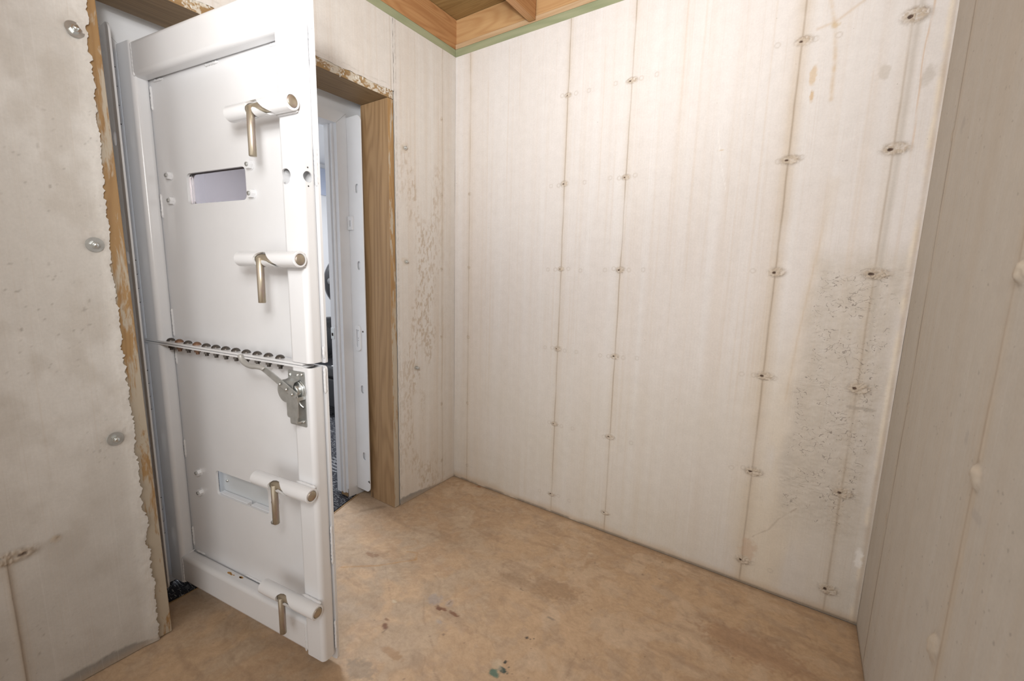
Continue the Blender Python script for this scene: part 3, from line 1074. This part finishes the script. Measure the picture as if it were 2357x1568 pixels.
# stepped inner jamb linings running back into the room
for sy, yy in ((1, IY1), (-1, IY0)):
    prof = [(-.296, 0), (-.315, 0), (-.315, -.006), (-.324, -.010), (-.333, -.010), (-.336, -.002), (-.350, -.002), (-.353, -.012), (-.400, -.012), (-.405, .0), (-.405, .05), (-.296, .05)]
    g = G().prism([(-.296 + (a + .296) * .72, b * sy) for a, b in prof], (0, yy, .03), (1, 0, 0), (0, 1, 0), (0, 0, IZ - .03))
    g.obj('jamb_lining', M_PAINT2, fr)
g = G().box((-.40, IY0, IZ), (-.297, IY1, IZ + .03), .002)
g.obj('head_lining', M_PAINT2, fr)
# slotted bolt plates standing out towards the camera
slots = [rrect(-.230, zc - .022, -.202, zc + .022, .0138) for zc in (1.684, 1.298, .633, .249)]
for nm, yy in (('slotted_plate', PY1), ('slotted_plate', PY0)):
    me = plate2d(rrect(-.284, .045, -.172, 2.03, .03, 8, (0, 1, 1, 0)), slots, .006, .001)
    stand(me, yy)
    me.materials.append(M_PAINT2)
    o = link(nm, me, fr)
    if yy == PY0:
        o['label'] = 'slotted plate on the hinge side, seen edge-on'
for yy, sg in ((PY1, 1),):
    g = G().box((-.284, yy + sg * .010 - .0015, .06), (-.186, yy + sg * .010 + .0015, 2.02))
    g.obj('bolt_channel', M_PAINT2, fr)
# small keeper with a rectangular hole
me = plate2d(rrect(-.281, 1.480, -.245, 1.548, .003), [rrect(-.270, 1.497, -.258, 1.527, .001)], .012, .001)
stand(me, PY1 - .009)
me.materials.append(M_PAINT2)
link('deadbolt_keeper', me, fr)
# raised oval guide ring
me = plate2d(rrect(-.252, .845, -.208, .985, .021), [rrect(-.243, .868, -.229, .962, .006)], .010, .002)
stand(me, PY1 - .008)
me.materials.append(M_PAINT2)
o = link('oval_latch_keeper', me, fr)
g = G()
for zz in (.957, .917, .905):
    g.cyl((-.222, PY1 - .0135, zz), (-.222, PY1 - .012, zz), .002, 8)
g.cyl((-.196, PY1 - .0045, .953), (-.196, PY1 - .003, .953), .005, 10)
g.obj('latch_screw', M_DARKSTEEL, o)
# paint chip near the foot of the plate
me = plate2d([(-.190, .108), (-.171, .100), (-.170, .104), (-.178, .118), (-.183, .110)], [], .0006)
stand(me, PY1 - .0035)
me.materials.append(M_DARKSTEEL)
link('paint_chip', me, fr)
# small strike plate in the inner lining
g = G().box((-.373, IY1 - .0145, .905), (-.345, IY1 - .0115, .965), .0008)
o = g.obj('strike_plate', M_ZINC, fr)
g = G().box((-.366, IY1 - .0155, .922), (-.354, IY1 - .0143, .938))
g.obj('strike_hole', M_DARKHOLE, o)
# wooden shims under the frame
for yy in (IY1 + .004, IY0 - .034):
    g = G().box((-.36, yy, .0), (-.30, yy + .03, .054), .002)
    g.obj('wood_shim', M_BLOCK, fr)

# ------------------------------------------------------------------ steel shelter door, two bolted halves
ANG = math.radians(8.31)
dr = thing('steel_shelter_door', 'open white steel shelter door with slide bolts and bolted middle flange', 'door', (-.1635, -1.379, 0), ANG)
UL0, UL1, UR0, UR1 = -.104, -.010, .677, .759     # stile extents along the leaf
DT = .049                                           # tube depth
ZS = 1.001                                          # seam
ZB, ZT = .045, 1.994


def stile(u0, u1, z0, z1, r=.014):
    g = G().prism(rrect(u0, 0, u1, DT, r, 6, (1, 1, 1, 1)), (0, 0, z0), (1, 0, 0), (0, 1, 0), (0, 0, z1 - z0), True)
    return g.data('stile')


def add(name, me, mat, parent, autosmooth=True):
    me.materials.clear()
    me.materials.append(mat)
    for p in me.polygons:
        p.material_index = 0
    o = link(name, me, parent)
    if autosmooth:
        sharpen(me, 40)
    return o


GAP = .0085
# panels with their openings
win_u = rrect(.150, 1.479, .457, 1.577, .016, 6)
win_l = rrect(.172, .442, .464, .538, .016, 6)
add('upper_panel', stand(plate2d(rrect(-.118, ZS + .004, .7645, 1.985, .004, 2), [win_u], .008), DT + .004), M_PAINT, dr)
add('lower_panel', stand(plate2d(rrect(-.118, .016, .7625, ZS - .006, .010, 3), [win_l], .008), DT + .004), M_PAINT, dr)
# hollow stiles: right ones carry holes
add('stile', stile(UL0, UL1, ZS + .006, ZT), M_PAINT, dr)
add('stile', stile(UL0, UL1, ZB, ZS - .006), M_PAINT, dr)


def hollow(u0, u1, z0, z1, r=.014, w=.004):
    g = G()
    me = stile(u0, u1, z0, z1, r)
    gi = G().prism(rrect(u0 + w, w, u1 - w, DT - w, r - w, 4), (0, 0, z0 - .01), (1, 0, 0), (0, 1, 0), (0, 0, z1 - z0 + .02))
    g.bm.free()
    return boolean(me, [gi.data()])


c1 = G().cyl((.699, -.01, 1.520), (.699, .03, 1.520), .0205, 32).data()
c2 = G().cyl((.74, .022, 1.519), (.80, .022, 1.519), .0145, 28).data()
add('stile', boolean(hollow(UR0, UR1, ZS + GAP, ZT), [c1, c2]), M_PAINT, dr)
add('stile', hollow(UR0, UR1, ZB, ZS - .005), M_PAINT, dr)
g = G().box((UR0 + .004, .004, ZS + GAP + .0005), (UR1 - .004, DT - .004, ZS + GAP + .003))
g.obj('end_cap', M_PAINT, dr)
g = G()
for dz in (-.024, .024):
    g.cyl((UR1 - .001, .022, 1.519 + dz), (UR1 + .0004, .022, 1.519 + dz), .0022, 10)
g.obj('pilot_hole', M_DARKHOLE, dr)


def rail(z0, z1, name='rail'):
    g = G().prism(rrect(0.002, z0, DT, z1, .014, 6), (UL1 - .006, 0, 0), (0, 1, 0), (0, 0, 1), (UR0 - UL1 + .012, 0, 0), True)
    return add(name, g.data(), M_PAINT, dr)


rail(1.884, ZT - .001)
rail(ZB + .003, .160)
# middle flanges of the two halves
g = G().box((UL0 - .004, -.001, ZS + .0008), (UR0 + .052, DT - .012, ZS + .007), .0012)
add('flange', g.data(), M_PAINT, dr)
g = G().box((UL0 - .004, -.0015, ZS - .007), (UR0 + .054, DT - .012, ZS - .0008), .0012)
add('flange', g.data(), M_PAINT, dr)
# carriage bolts through the flanges
rusty = {1, 3}
proto = {}
for k in range(12):
    u = .022 + k * .0531
    key = k in rusty
    if key not in proto:
        mt = M_RUST if key else M_DARKSTEEL
        g = G().lathe([(0, .0102), (.0045, .0097), (.009, .0074), (.0122, .0035), (.0134, .0005), (.0134, 0), (0, 0)], (0, 0, 0), (0, 0, 1), 20)
        b = g.obj('carriage_bolt', mt, dr)
        if key:
            b['label'] = 'rust-brown carriage bolt'
        g = G().cyl((0, 0, -.0168), (0, 0, -.0142), .0135, 20).hexnut((0, 0, -.0255), (0, 0, 1), .0098, .009, .3 * k).cyl((0, 0, -.033), (0, 0, -.0255), .0056, 12)
        nn = g.obj('nut', mt, b)
        proto[key] = (b, nn)
    else:
        b0, n0 = proto[key]
        b = b0.copy()
        C.objects.link(b)
        nn = n0.copy()
        C.objects.link(nn)
        nn.parent = b
    b.location = (u, .020, ZS + .0072)
# glazing of the upper port, and the blanked lower port
g = G().box((.146, DT + .009, 1.470), (.471, DT + .030, 1.586), .001)
g.obj('window_pane', M_GLASS, dr)
me = stand(plate2d(rrect(.110, 1.43, .507, 1.626, .008), [win_u], .004), DT + .033)
add('glazing_frame', me, M_PAINT, dr)
g = G().box((.135, DT + .030, .425), (.485, DT + .034, .555), .001)
add('port_cover', g.data(), plain('cover_grey_paint', (.58, .61, .63), .3, 0, .02, 9, .06), dr)['label'] = 'pale grey cover plate behind the lower opening'
g = G().box((.168, DT + .009, .430), (.330, DT + .029, .4445), .001).box((.352, DT + .009, .430), (.48, DT + .029, .4445), .001)
add('port_sill', g.data(), M_PAINT2, dr)
g = G().lathe([(0, .006), (.004, .005), (.006, .002), (.006, 0)], (.190, DT + .030, .488), (0, -1, 0), 14)
g.obj('cover_screw', M_ZINC, dr)
# painted lug nuts round both ports
ln = None
for u, zz in ((.063, 1.576), (.063, 1.494), (.492, 1.577), (.493, 1.494), (.078, .508), (.078, .428), (.505, .433), (.513, .508)):
    if ln is None:
        g = G().cyl((0, 0, 0), (0, -.0015, 0), .0145, 20).hexnut((0, -.0015, 0), (0, -1, 0), .0125, .012)
        ln = g.obj('lug_nut', M_PAINT, dr)
        g = G().cyl((0, -.013, 0), (0, -.0175, 0), .0062, 14, .0008)
        st = g.obj('stud_tip', M_ZINC_DULL, ln)
        a = ln
    else:
        a = ln.copy()
        C.objects.link(a)
        b = st.copy()
        C.objects.link(b)
        b.parent = a
    a.location = (u - .005, DT, zz)
# slide bolts
TY, TR, RR = -.0215, .0215, .0145


def slide_bolt():
    g = G().lathe([(RR + .0012, 0), (TR - .002, 0), (TR, .002), (TR, .249), (TR - .002, .251), (RR + .0012, .251), (RR + .0012, 0)], (.517, TY, 0), (1, 0, 0), 40)
    me = g.data()
    cut = [(.603, -.04), (.603, .004), (.608, .012), (.618, .0175), (.630, .0192), (.642, .0185), (.652, .0135), (.664, .004), (.680, -.009), (.697, -.0185), (.704, -.0225),
           (.690, -.0238), (.674, -.0190), (.660, -.0115), (.650, -.0055), (.642, -.0035), (.636, -.0055), (.634, -.012), (.634, -.04)]
    gc = G().prism(cut, (0, TY - .05, 0), (1, 0, 0), (0, 0, 1), (0, .05, 0))
    me = boolean(me, [gc.data()])
    hs = add('slide_bolt', me, M_PAINT, dr)
    g = G().cyl((.521, TY, 0), (.7695, TY, 0), RR, 28, .0015)
    g.obj('bolt_rod', M_YZ, hs)
    g = G().cyl((.6195, TY - .012, .004), (.6195, TY - .0125, -.122), .0098, 22, .001)
    g.obj('bolt_handle', M_YZ, hs)
    # weld fillets to the stile
    for sgn in (1, -1):
        pth = [(.682 + i * .009, TY + .0165 + .0015 * random.random(), sgn * (.0165 + .001 * random.random())) for i in range(10)]
        g = G().sweep(pth, [.002] + [.0045 + .001 * (i % 2) for i in range(8)] + [.002], 8)
        g.obj('weld_bead', M_PAINT, hs)
    return hs


sb = slide_bolt()
for k, zz in enumerate((1.692, 1.299, .624, .244)):
    a = sb if k == 0 else sb.copy()
    if k:
        C.objects.link(a)
        for ch in [x for x in bpy.data.objects if x.parent == sb]:
            c = ch.copy()
            C.objects.link(c)
            c.parent = a
    a.location = (0, 0, zz)


# weld beads of the frame
def bead(p0, p1, r=.004):
    p0, p1 = Vector(p0), Vector(p1)
    n = max(4, int((p1 - p0).length / .006))
    pth = [p0.lerp(p1, i / n) + Vector((random.uniform(-1, 1), random.uniform(-1, 1), random.uniform(-1, 1))) * .0006 for i in range(n + 1)]
    rad = [r * (.45 if i in (0, n) else .85 + .3 * (i % 2)) for i in range(n + 1)]
    g = G().sweep(pth, rad, 8)
    return g.obj('weld_bead', M_PAINT, dr)


yb = DT - .001
bead((.010, yb, 1.882), (.065, yb, 1.882))
bead((.300, yb, 1.882), (.365, yb, 1.882))
bead((.600, yb, 1.882), (.650, yb, 1.882))
bead((UL1, yb, 1.87), (UL1, yb, 1.795))
bead((UL1, yb, 1.52), (UL1, yb, 1.44))
bead((UL1, yb, 1.12), (UL1, yb, 1.02))
bead((UL1, yb, .97), (UL1, yb, .915))
bead((UL1, yb, .62), (UL1, yb, .55))
bead((UL1, yb, .26), (UL1, yb, .18))
bead((.005, yb, .162), (.06, yb, .162))
bead((.31, yb, .162), (.40, yb, .162))
bead((UL1 + .001, .004, 1.885), (UL1 + .001, .004, 1.985), .0035)
bead((UL1 + .002, .008, .155), (UL1 + .001, yb, .162), .0035)
bead((UL1 + .001, .003, .05), (UL1 + .001, .003, .15), .003)
bead((UR0 - .001, .003, .05), (UR0 - .001, .003, .15), .003)
for z0, z1 in ((1.055, 1.02), (.99, .915), (.49, .36), (.16, .06), (1.60, 1.50), (1.9, 1.8)):
    bead((UR1 + .002, DT - .002, z0), (UR1 + .002, DT - .002, z1), .0042)
# rust marks on the ledge of the bottom rail
g = G()
for u, v, r in ((.245, .036, .010), (.258, .034, .006), (.303, .039, .006), (.305, .041, .009), (.27, .036, .004)):
    g.prism([(r * math.cos(i * PI / 5) * (1 + .3 * random.random()), .45 * r * math.sin(i * PI / 5)) for i in range(10)], (u, v - .008, .1602), (1, 0, 0), (0, 1, 0), (0, 0, .0004))
g.obj('rust_stain', plain('rust_stain', (.45, .25, .08), .7, 0, .3, 200), dr)
# hinges on the far edge
for zc, hl in ((1.84, .18), (1.215, .15), (.81, .15), (.30, .15)):
    g = G()
    for j in range(3):
        g.cyl((-.126, .002, zc - hl / 2 + j * hl / 3 + .001), (-.126, .002, zc - hl / 2 + (j + 1) * hl / 3 - .001), .0085, 16, .001)
    h_ = g.obj('hinge', M_PAINT, dr)
    g = G().cyl((-.126, .002, zc - hl / 2 - .002), (-.126, .002, zc + hl / 2 + .002), .006, 12)
    g.obj('hinge_pin', M_DARKSTEEL, h_)


# lever latch on the free stile
def latch():
    # base plate with folded rims and screws
    me = stand(plate2d(rrect(.668, .820, .737, .984, .004), [circ(.684, .962, .003, 10)], .0025, .0004), -.0013)
    la = add('lever_latch', me, M_ZINC_DULL, dr)
    la['label'] = 'zinc-plated lever latch on the free stile'
    # inner spring disc stack (towards the free edge)
    for r, y0, y1 in ((.030, -.003, -.0055), (.026, -.0055, -.009), (.029, -.009, -.011), (.0195, -.011, -.022)):
        g = G().cyl((.711, y0, .928), (.711, y1, .928), r, 40, .0007)
        g.obj('spring_disc', M_ZINC, la)
    # folded top bracket
    prof = [(-.0015, .983), (-.0015, .964), (-.004, .959), (-.012, .957), (-.021, .955), (-.025, .948), (-.026, .936), (-.0285, .936), (-.0275, .950), (-.023, .958), (-.012, .960), (-.006, .962), (-.004, .968), (-.004, .983)]
    g = G().prism(prof, (.674, 0, 0), (0, 1, 0), (0, 0, 1), (.044, 0, 0))
    g.obj('top_bracket', M_ZINC_DULL, la)
    # rounded cam plate peeking out to the left
    me = stand(plate2d([(.676 + .034 * math.cos(a), .925 + .034 * math.sin(a)) for a in np.linspace(PI * .42, PI * 1.6, 22)] + [(.70, .893), (.70, .955)], [], .003), -.018)
    add('cam_plate', me, M_ZINC_DULL, la)
    # front housing plate, stood off the base, with foot
    me = stand(plate2d([(.690, .857), (.6925, .853), (.702, .852), (.702, .838), (.731, .838), (.731, .852), (.7325, .853), (.735, .857), (.737, .915), (.733, .926), (.722, .930), (.700, .924), (.690, .914)], [], .003, .0004), -.027)
    add('housing', me, M_ZINC_DULL, la)
    g = G().prism([(-.001, .842), (-.0275, .842), (-.0285, .838), (-.001, .838)], (.702, 0, 0), (0, 1, 0), (0, 0, 1), (.029, 0, 0)).box((.733, -.0285, .905), (.737, -.001, .915))
    g.obj('housing_foot', M_ZINC, la)
    # lever finger seen inside the housing
    g = G().sweep([(.722, -.017, .909), (.725, -.0155, .897), (.731, -.013, .888), (.738, -.011, .883)], [.0028, .003, .0028, .0022], 10)
    g.obj('catch_finger', M_ZINC, la)
    # handle bar: flat strap from the pivot up to the left, then the round curved grip
    p0, p1 = Vector((.736, -.0315, .920)), Vector((.617, -.043, .989))
    d = (p1 - p0)
    ln_ = d.length
    d.normalize()
    side = Vector((0, -1, 0)).cross(d).normalized()
    g = G().prism(rrect(0, -.0095, ln_, .0095, .006, 5, (1, 0, 0, 1)), p0, d, side, side.cross(d) * .0035)
    lv = g.obj('lever', M_ZINC_DULL, la)
    g = G()
    pts = [p1 + d * -.006, p1 + d * .004, p1 + Vector((-.020, -.004, .004)), p1 + Vector((-.040, -.006, .003)), p1 + Vector((-.060, -.007, .006)), p1 + Vector((-.076, -.007, .013)), p1 + Vector((-.086, -.007, .024)), p1 + Vector((-.088, -.007, .033))]
    # smooth the grip path
    P = []
    for i in range(len(pts) - 1):
        a, b, c, e = pts[max(i - 1, 0)], pts[i], pts[i + 1], pts[min(i + 2, len(pts) - 1)]
        for t in (0, .25, .5, .75):
            P.append(.5 * ((2 * b) + (c - a) * t + (2 * a - 5 * b + 4 * c - e) * t * t + (3 * b - a - 3 * c + e) * t ** 3))
    P.append(pts[-1])
    g.sweep(P, [.0065, .0074] + [.0078] * (len(P) - 4) + [.0074, .006], 16)
    g.obj('grip', M_GRIP, lv)
    for t in (.062, .036, .012):
        q = p0 + d * t
        g = G().lathe([(0, .0036), (.0025, .0033), (.0043, .0018), (.0045, 0), (0, 0)], q + Vector((0, -.0035, 0)), (0, -1, 0), 14)
        g.obj('rivet', M_ZINC, lv)
    for u, zz in ((.678, .972), (.710, .973), (.682, .831), (.712, .832), (.727, .836), (.727, .976)):
        g = G().lathe([(0, .0042), (.003, .004), (.005, .0022), (.0055, 0), (0, 0)], (u, -.0035, zz), (0, -1, 0), 14)
        g.obj('mounting_screw', M_ZINC, la)
    return la


latch()

# ------------------------------------------------------------------ anchor bolts in the concrete
AB = None
spots = [(-1.550, 1.900, 'L', 'top anchor bolt with wide washer left of the white door'),
         (-1.561, 1.329, 'L', 'middle anchor bolt with wide washer left of the white door'),
         (-1.568, .742, 'L', 'lowest anchor bolt with wide washer left of the white door'),
         (-.379, 1.879, 'R', 'top anchor bolt between the doorway and the room corner'),
         (-.380, 1.325, 'R', 'middle anchor bolt between the doorway and the room corner'),
         (-.324, .758, 'R', 'lowest anchor bolt right of the doorway, poking out of its hole')]
for i, (y, zz, side, lab) in enumerate(spots):
    a = thing('anchor_bolt', lab, 'bolt', (.004, y, zz), 0, 'anchor bolts around the doorway')
    tilt = random.uniform(-.12, .12)
    ax = Vector((1, tilt, random.uniform(-.12, .12))).normalized()
    off = 0.0
    if side == 'L':
        g = G().lathe([(.007, 0), (.0205, 0), (.0210, .001), (.0205, .002), (.007, .002)], ax * .002, ax, 32)
        g.obj('washer', M_ZINC_DULL, a)
        off = .004
        nr, nh, sr, sl = .0105, .008, .0062, .016
    else:
        nr, nh, sr, sl = (.0098, .008, .0058, .016) if i < 5 else (.0105, .012, .0062, .026)
        if i == 5:
            off = .008
    g = G().hexnut(ax * off, ax, nr, nh, random.random())
    g.obj('nut', M_ZINC if i != 5 else M_ZINC_DULL, a)
    g = G().cyl(ax * (off - .006), ax * (off + sl), sr, 16, .0015)
    g.obj('threaded_stud', M_ZINC if i != 5 else M_ZINC_DULL, a)

# ------------------------------------------------------------------ the room behind the door
RX, RY0, RY1, RZ = -2.45, -2.0, 1.15, 2.32
g = G().box((RX - .1, RY0, -.1), (RX, RY1, RZ))
struct(g.obj('wall_far', M_ROOM), 'white far wall of the room behind the door', 'wall')
g = G().box((RX, RY1, -.1), (-.41, RY1 + .1, RZ))
struct(g.obj('wall_side', M_ROOM), 'white side wall of the room behind the door', 'wall')
g = G().box((RX, RY0 - .1, -.1), (-.41, RY0, RZ))
struct(g.obj('wall_rear', M_ROOM), 'white hinge-side wall of the room behind the door', 'wall')
g = G().box((RX, RY0, RZ), (-.41, RY1, RZ + .1))
struct(g.obj('ceiling_inner', M_ROOM), 'white ceiling of the room behind the door', 'ceiling')
g = G().box((-.41, RY0 - .1, -.1), (-.296, IY0 - .06, RZ + .1)).box((-.41, IY1 + .06, -.1), (-.296, RY1 + .1, RZ + .1)).box((-.41, IY0 - .06, IZ + .032), (-.296, IY1 + .06, RZ + .1))
struct(g.obj('wall_inner', M_ROOM), 'white partition that holds the steel door frame', 'wall')
g = G().prism([(RX, RY0), (-.41, RY0), (-.41, -1.458), (-.168, -1.458), (-.168, -1.40), (-.226, -.70), (-.291, -.502), (-.41, -.502), (-.41, RY1), (RX, RY1)], (0, 0, -.015), (1, 0, 0), (0, 1, 0), (0, 0, .019))
g.bm.normal_update()
g.mi = 1
g.prism([(-.41, -1.458), (-.163, -1.458), (-.163, -1.40), (-.217, -.70), (-.283, -.500), (-.41, -.500)], (0, 0, -.018), (1, 0, 0), (0, 1, 0), (0, 0, .018))
struct(g.obj('floor_carpet', [M_CARPET, M_BLOCK]), 'navy carpet with white dashes running out through the doorway', 'carpet')
tag(G().box((RX + .001, .55, 2.02), (RX + .02, 1.10, 2.28), .003).obj('wall_panel', M_PALEBLUE), 'pale blue panel high on the far white wall behind the door', 'panel')

# round black fan head on the side of the room, seen as a sliver
fn = thing('round_black_fan', 'large black disc with a horizontal bar, seen through the door gap', 'fan', (-1.78, .585, 1.165))
g = G().lathe([(0, .05), (.20, .05), (.262, .045), (.272, .035), (.272, .0), (.25, -.02), (0, -.02)], (0, 0, 0), (1, -.15, 0), 64)
g.obj('fan_body', M_BLACK, fn)
g = G().cyl((.062, -.285, .008), (.062, .26, .008), .026, 20, .004)
g.obj('cross_bar', M_BAR, fn)
g = G()
for r in (.20, .16, .12):
    g.lathe([(r - .002, 0), (r, .003), (r + .002, 0)], Vector((1, -.15, 0)).normalized() * .05, (1, -.15, 0), 48)
g.obj('guard_ring', M_BAR, fn)
g = G().box((-.66, .10, -.03), (-.03, .16, .03), .004)
g.obj('wall_arm', M_BLACK, fn)

# black upholstered seat below it
ct = thing('black_padded_chair', 'black padded chair partly visible through the door gap', 'chair', (-1.62, .42, .004))
g = G().box((-.30, -.28, .36), (.26, .30, .47), .03, 4)
g.obj('seat', M_LEATHER, ct)
g = G().box((-.34, -.30, .40), (-.20, .32, .835), .04, 4)
g.obj('backrest', M_LEATHER, ct)
g = G().lathe([(0, .03), (.11, .03), (.135, .02), (.14, 0), (0, 0)], (-.20, -.13, .62), (1, 0, 0), 40)
rd = g.obj('round_cushion', M_LEATHER, ct)
g = G().sweep([(-.168, -.165 + .026 * math.cos(a), .615 + .036 * math.sin(a)) for a in np.linspace(0, 2 * PI, 25)], .003, 8)
g.obj('ring', M_PIPE, rd)
g = G().box((-.30, -.27, .10), (.24, .29, .36), .02, 3)
g.obj('base', M_BLACK, ct)
for sx in (-.26, .20):
    for sy in (-.23, .25):
        g = G().cyl((sx, sy, .0), (sx, sy, .11), .02, 14)
        g.obj('leg', M_BLACK, ct)
g = G().sweep([(.27, -.29, .34), (.31, -.20, .16), (.36, -.05, .02), (.38, .05, .011)], .008, 10)
g.obj('power_cord', M_BLACK, ct)
# white sheet of paper lying on the seat
tag(G().box((-1.50, .15, .4745), (-1.37, .30, .4765)).obj('paper_sheet', M_ROOM), 'small white sheet lying on the black padded seat', 'paper')
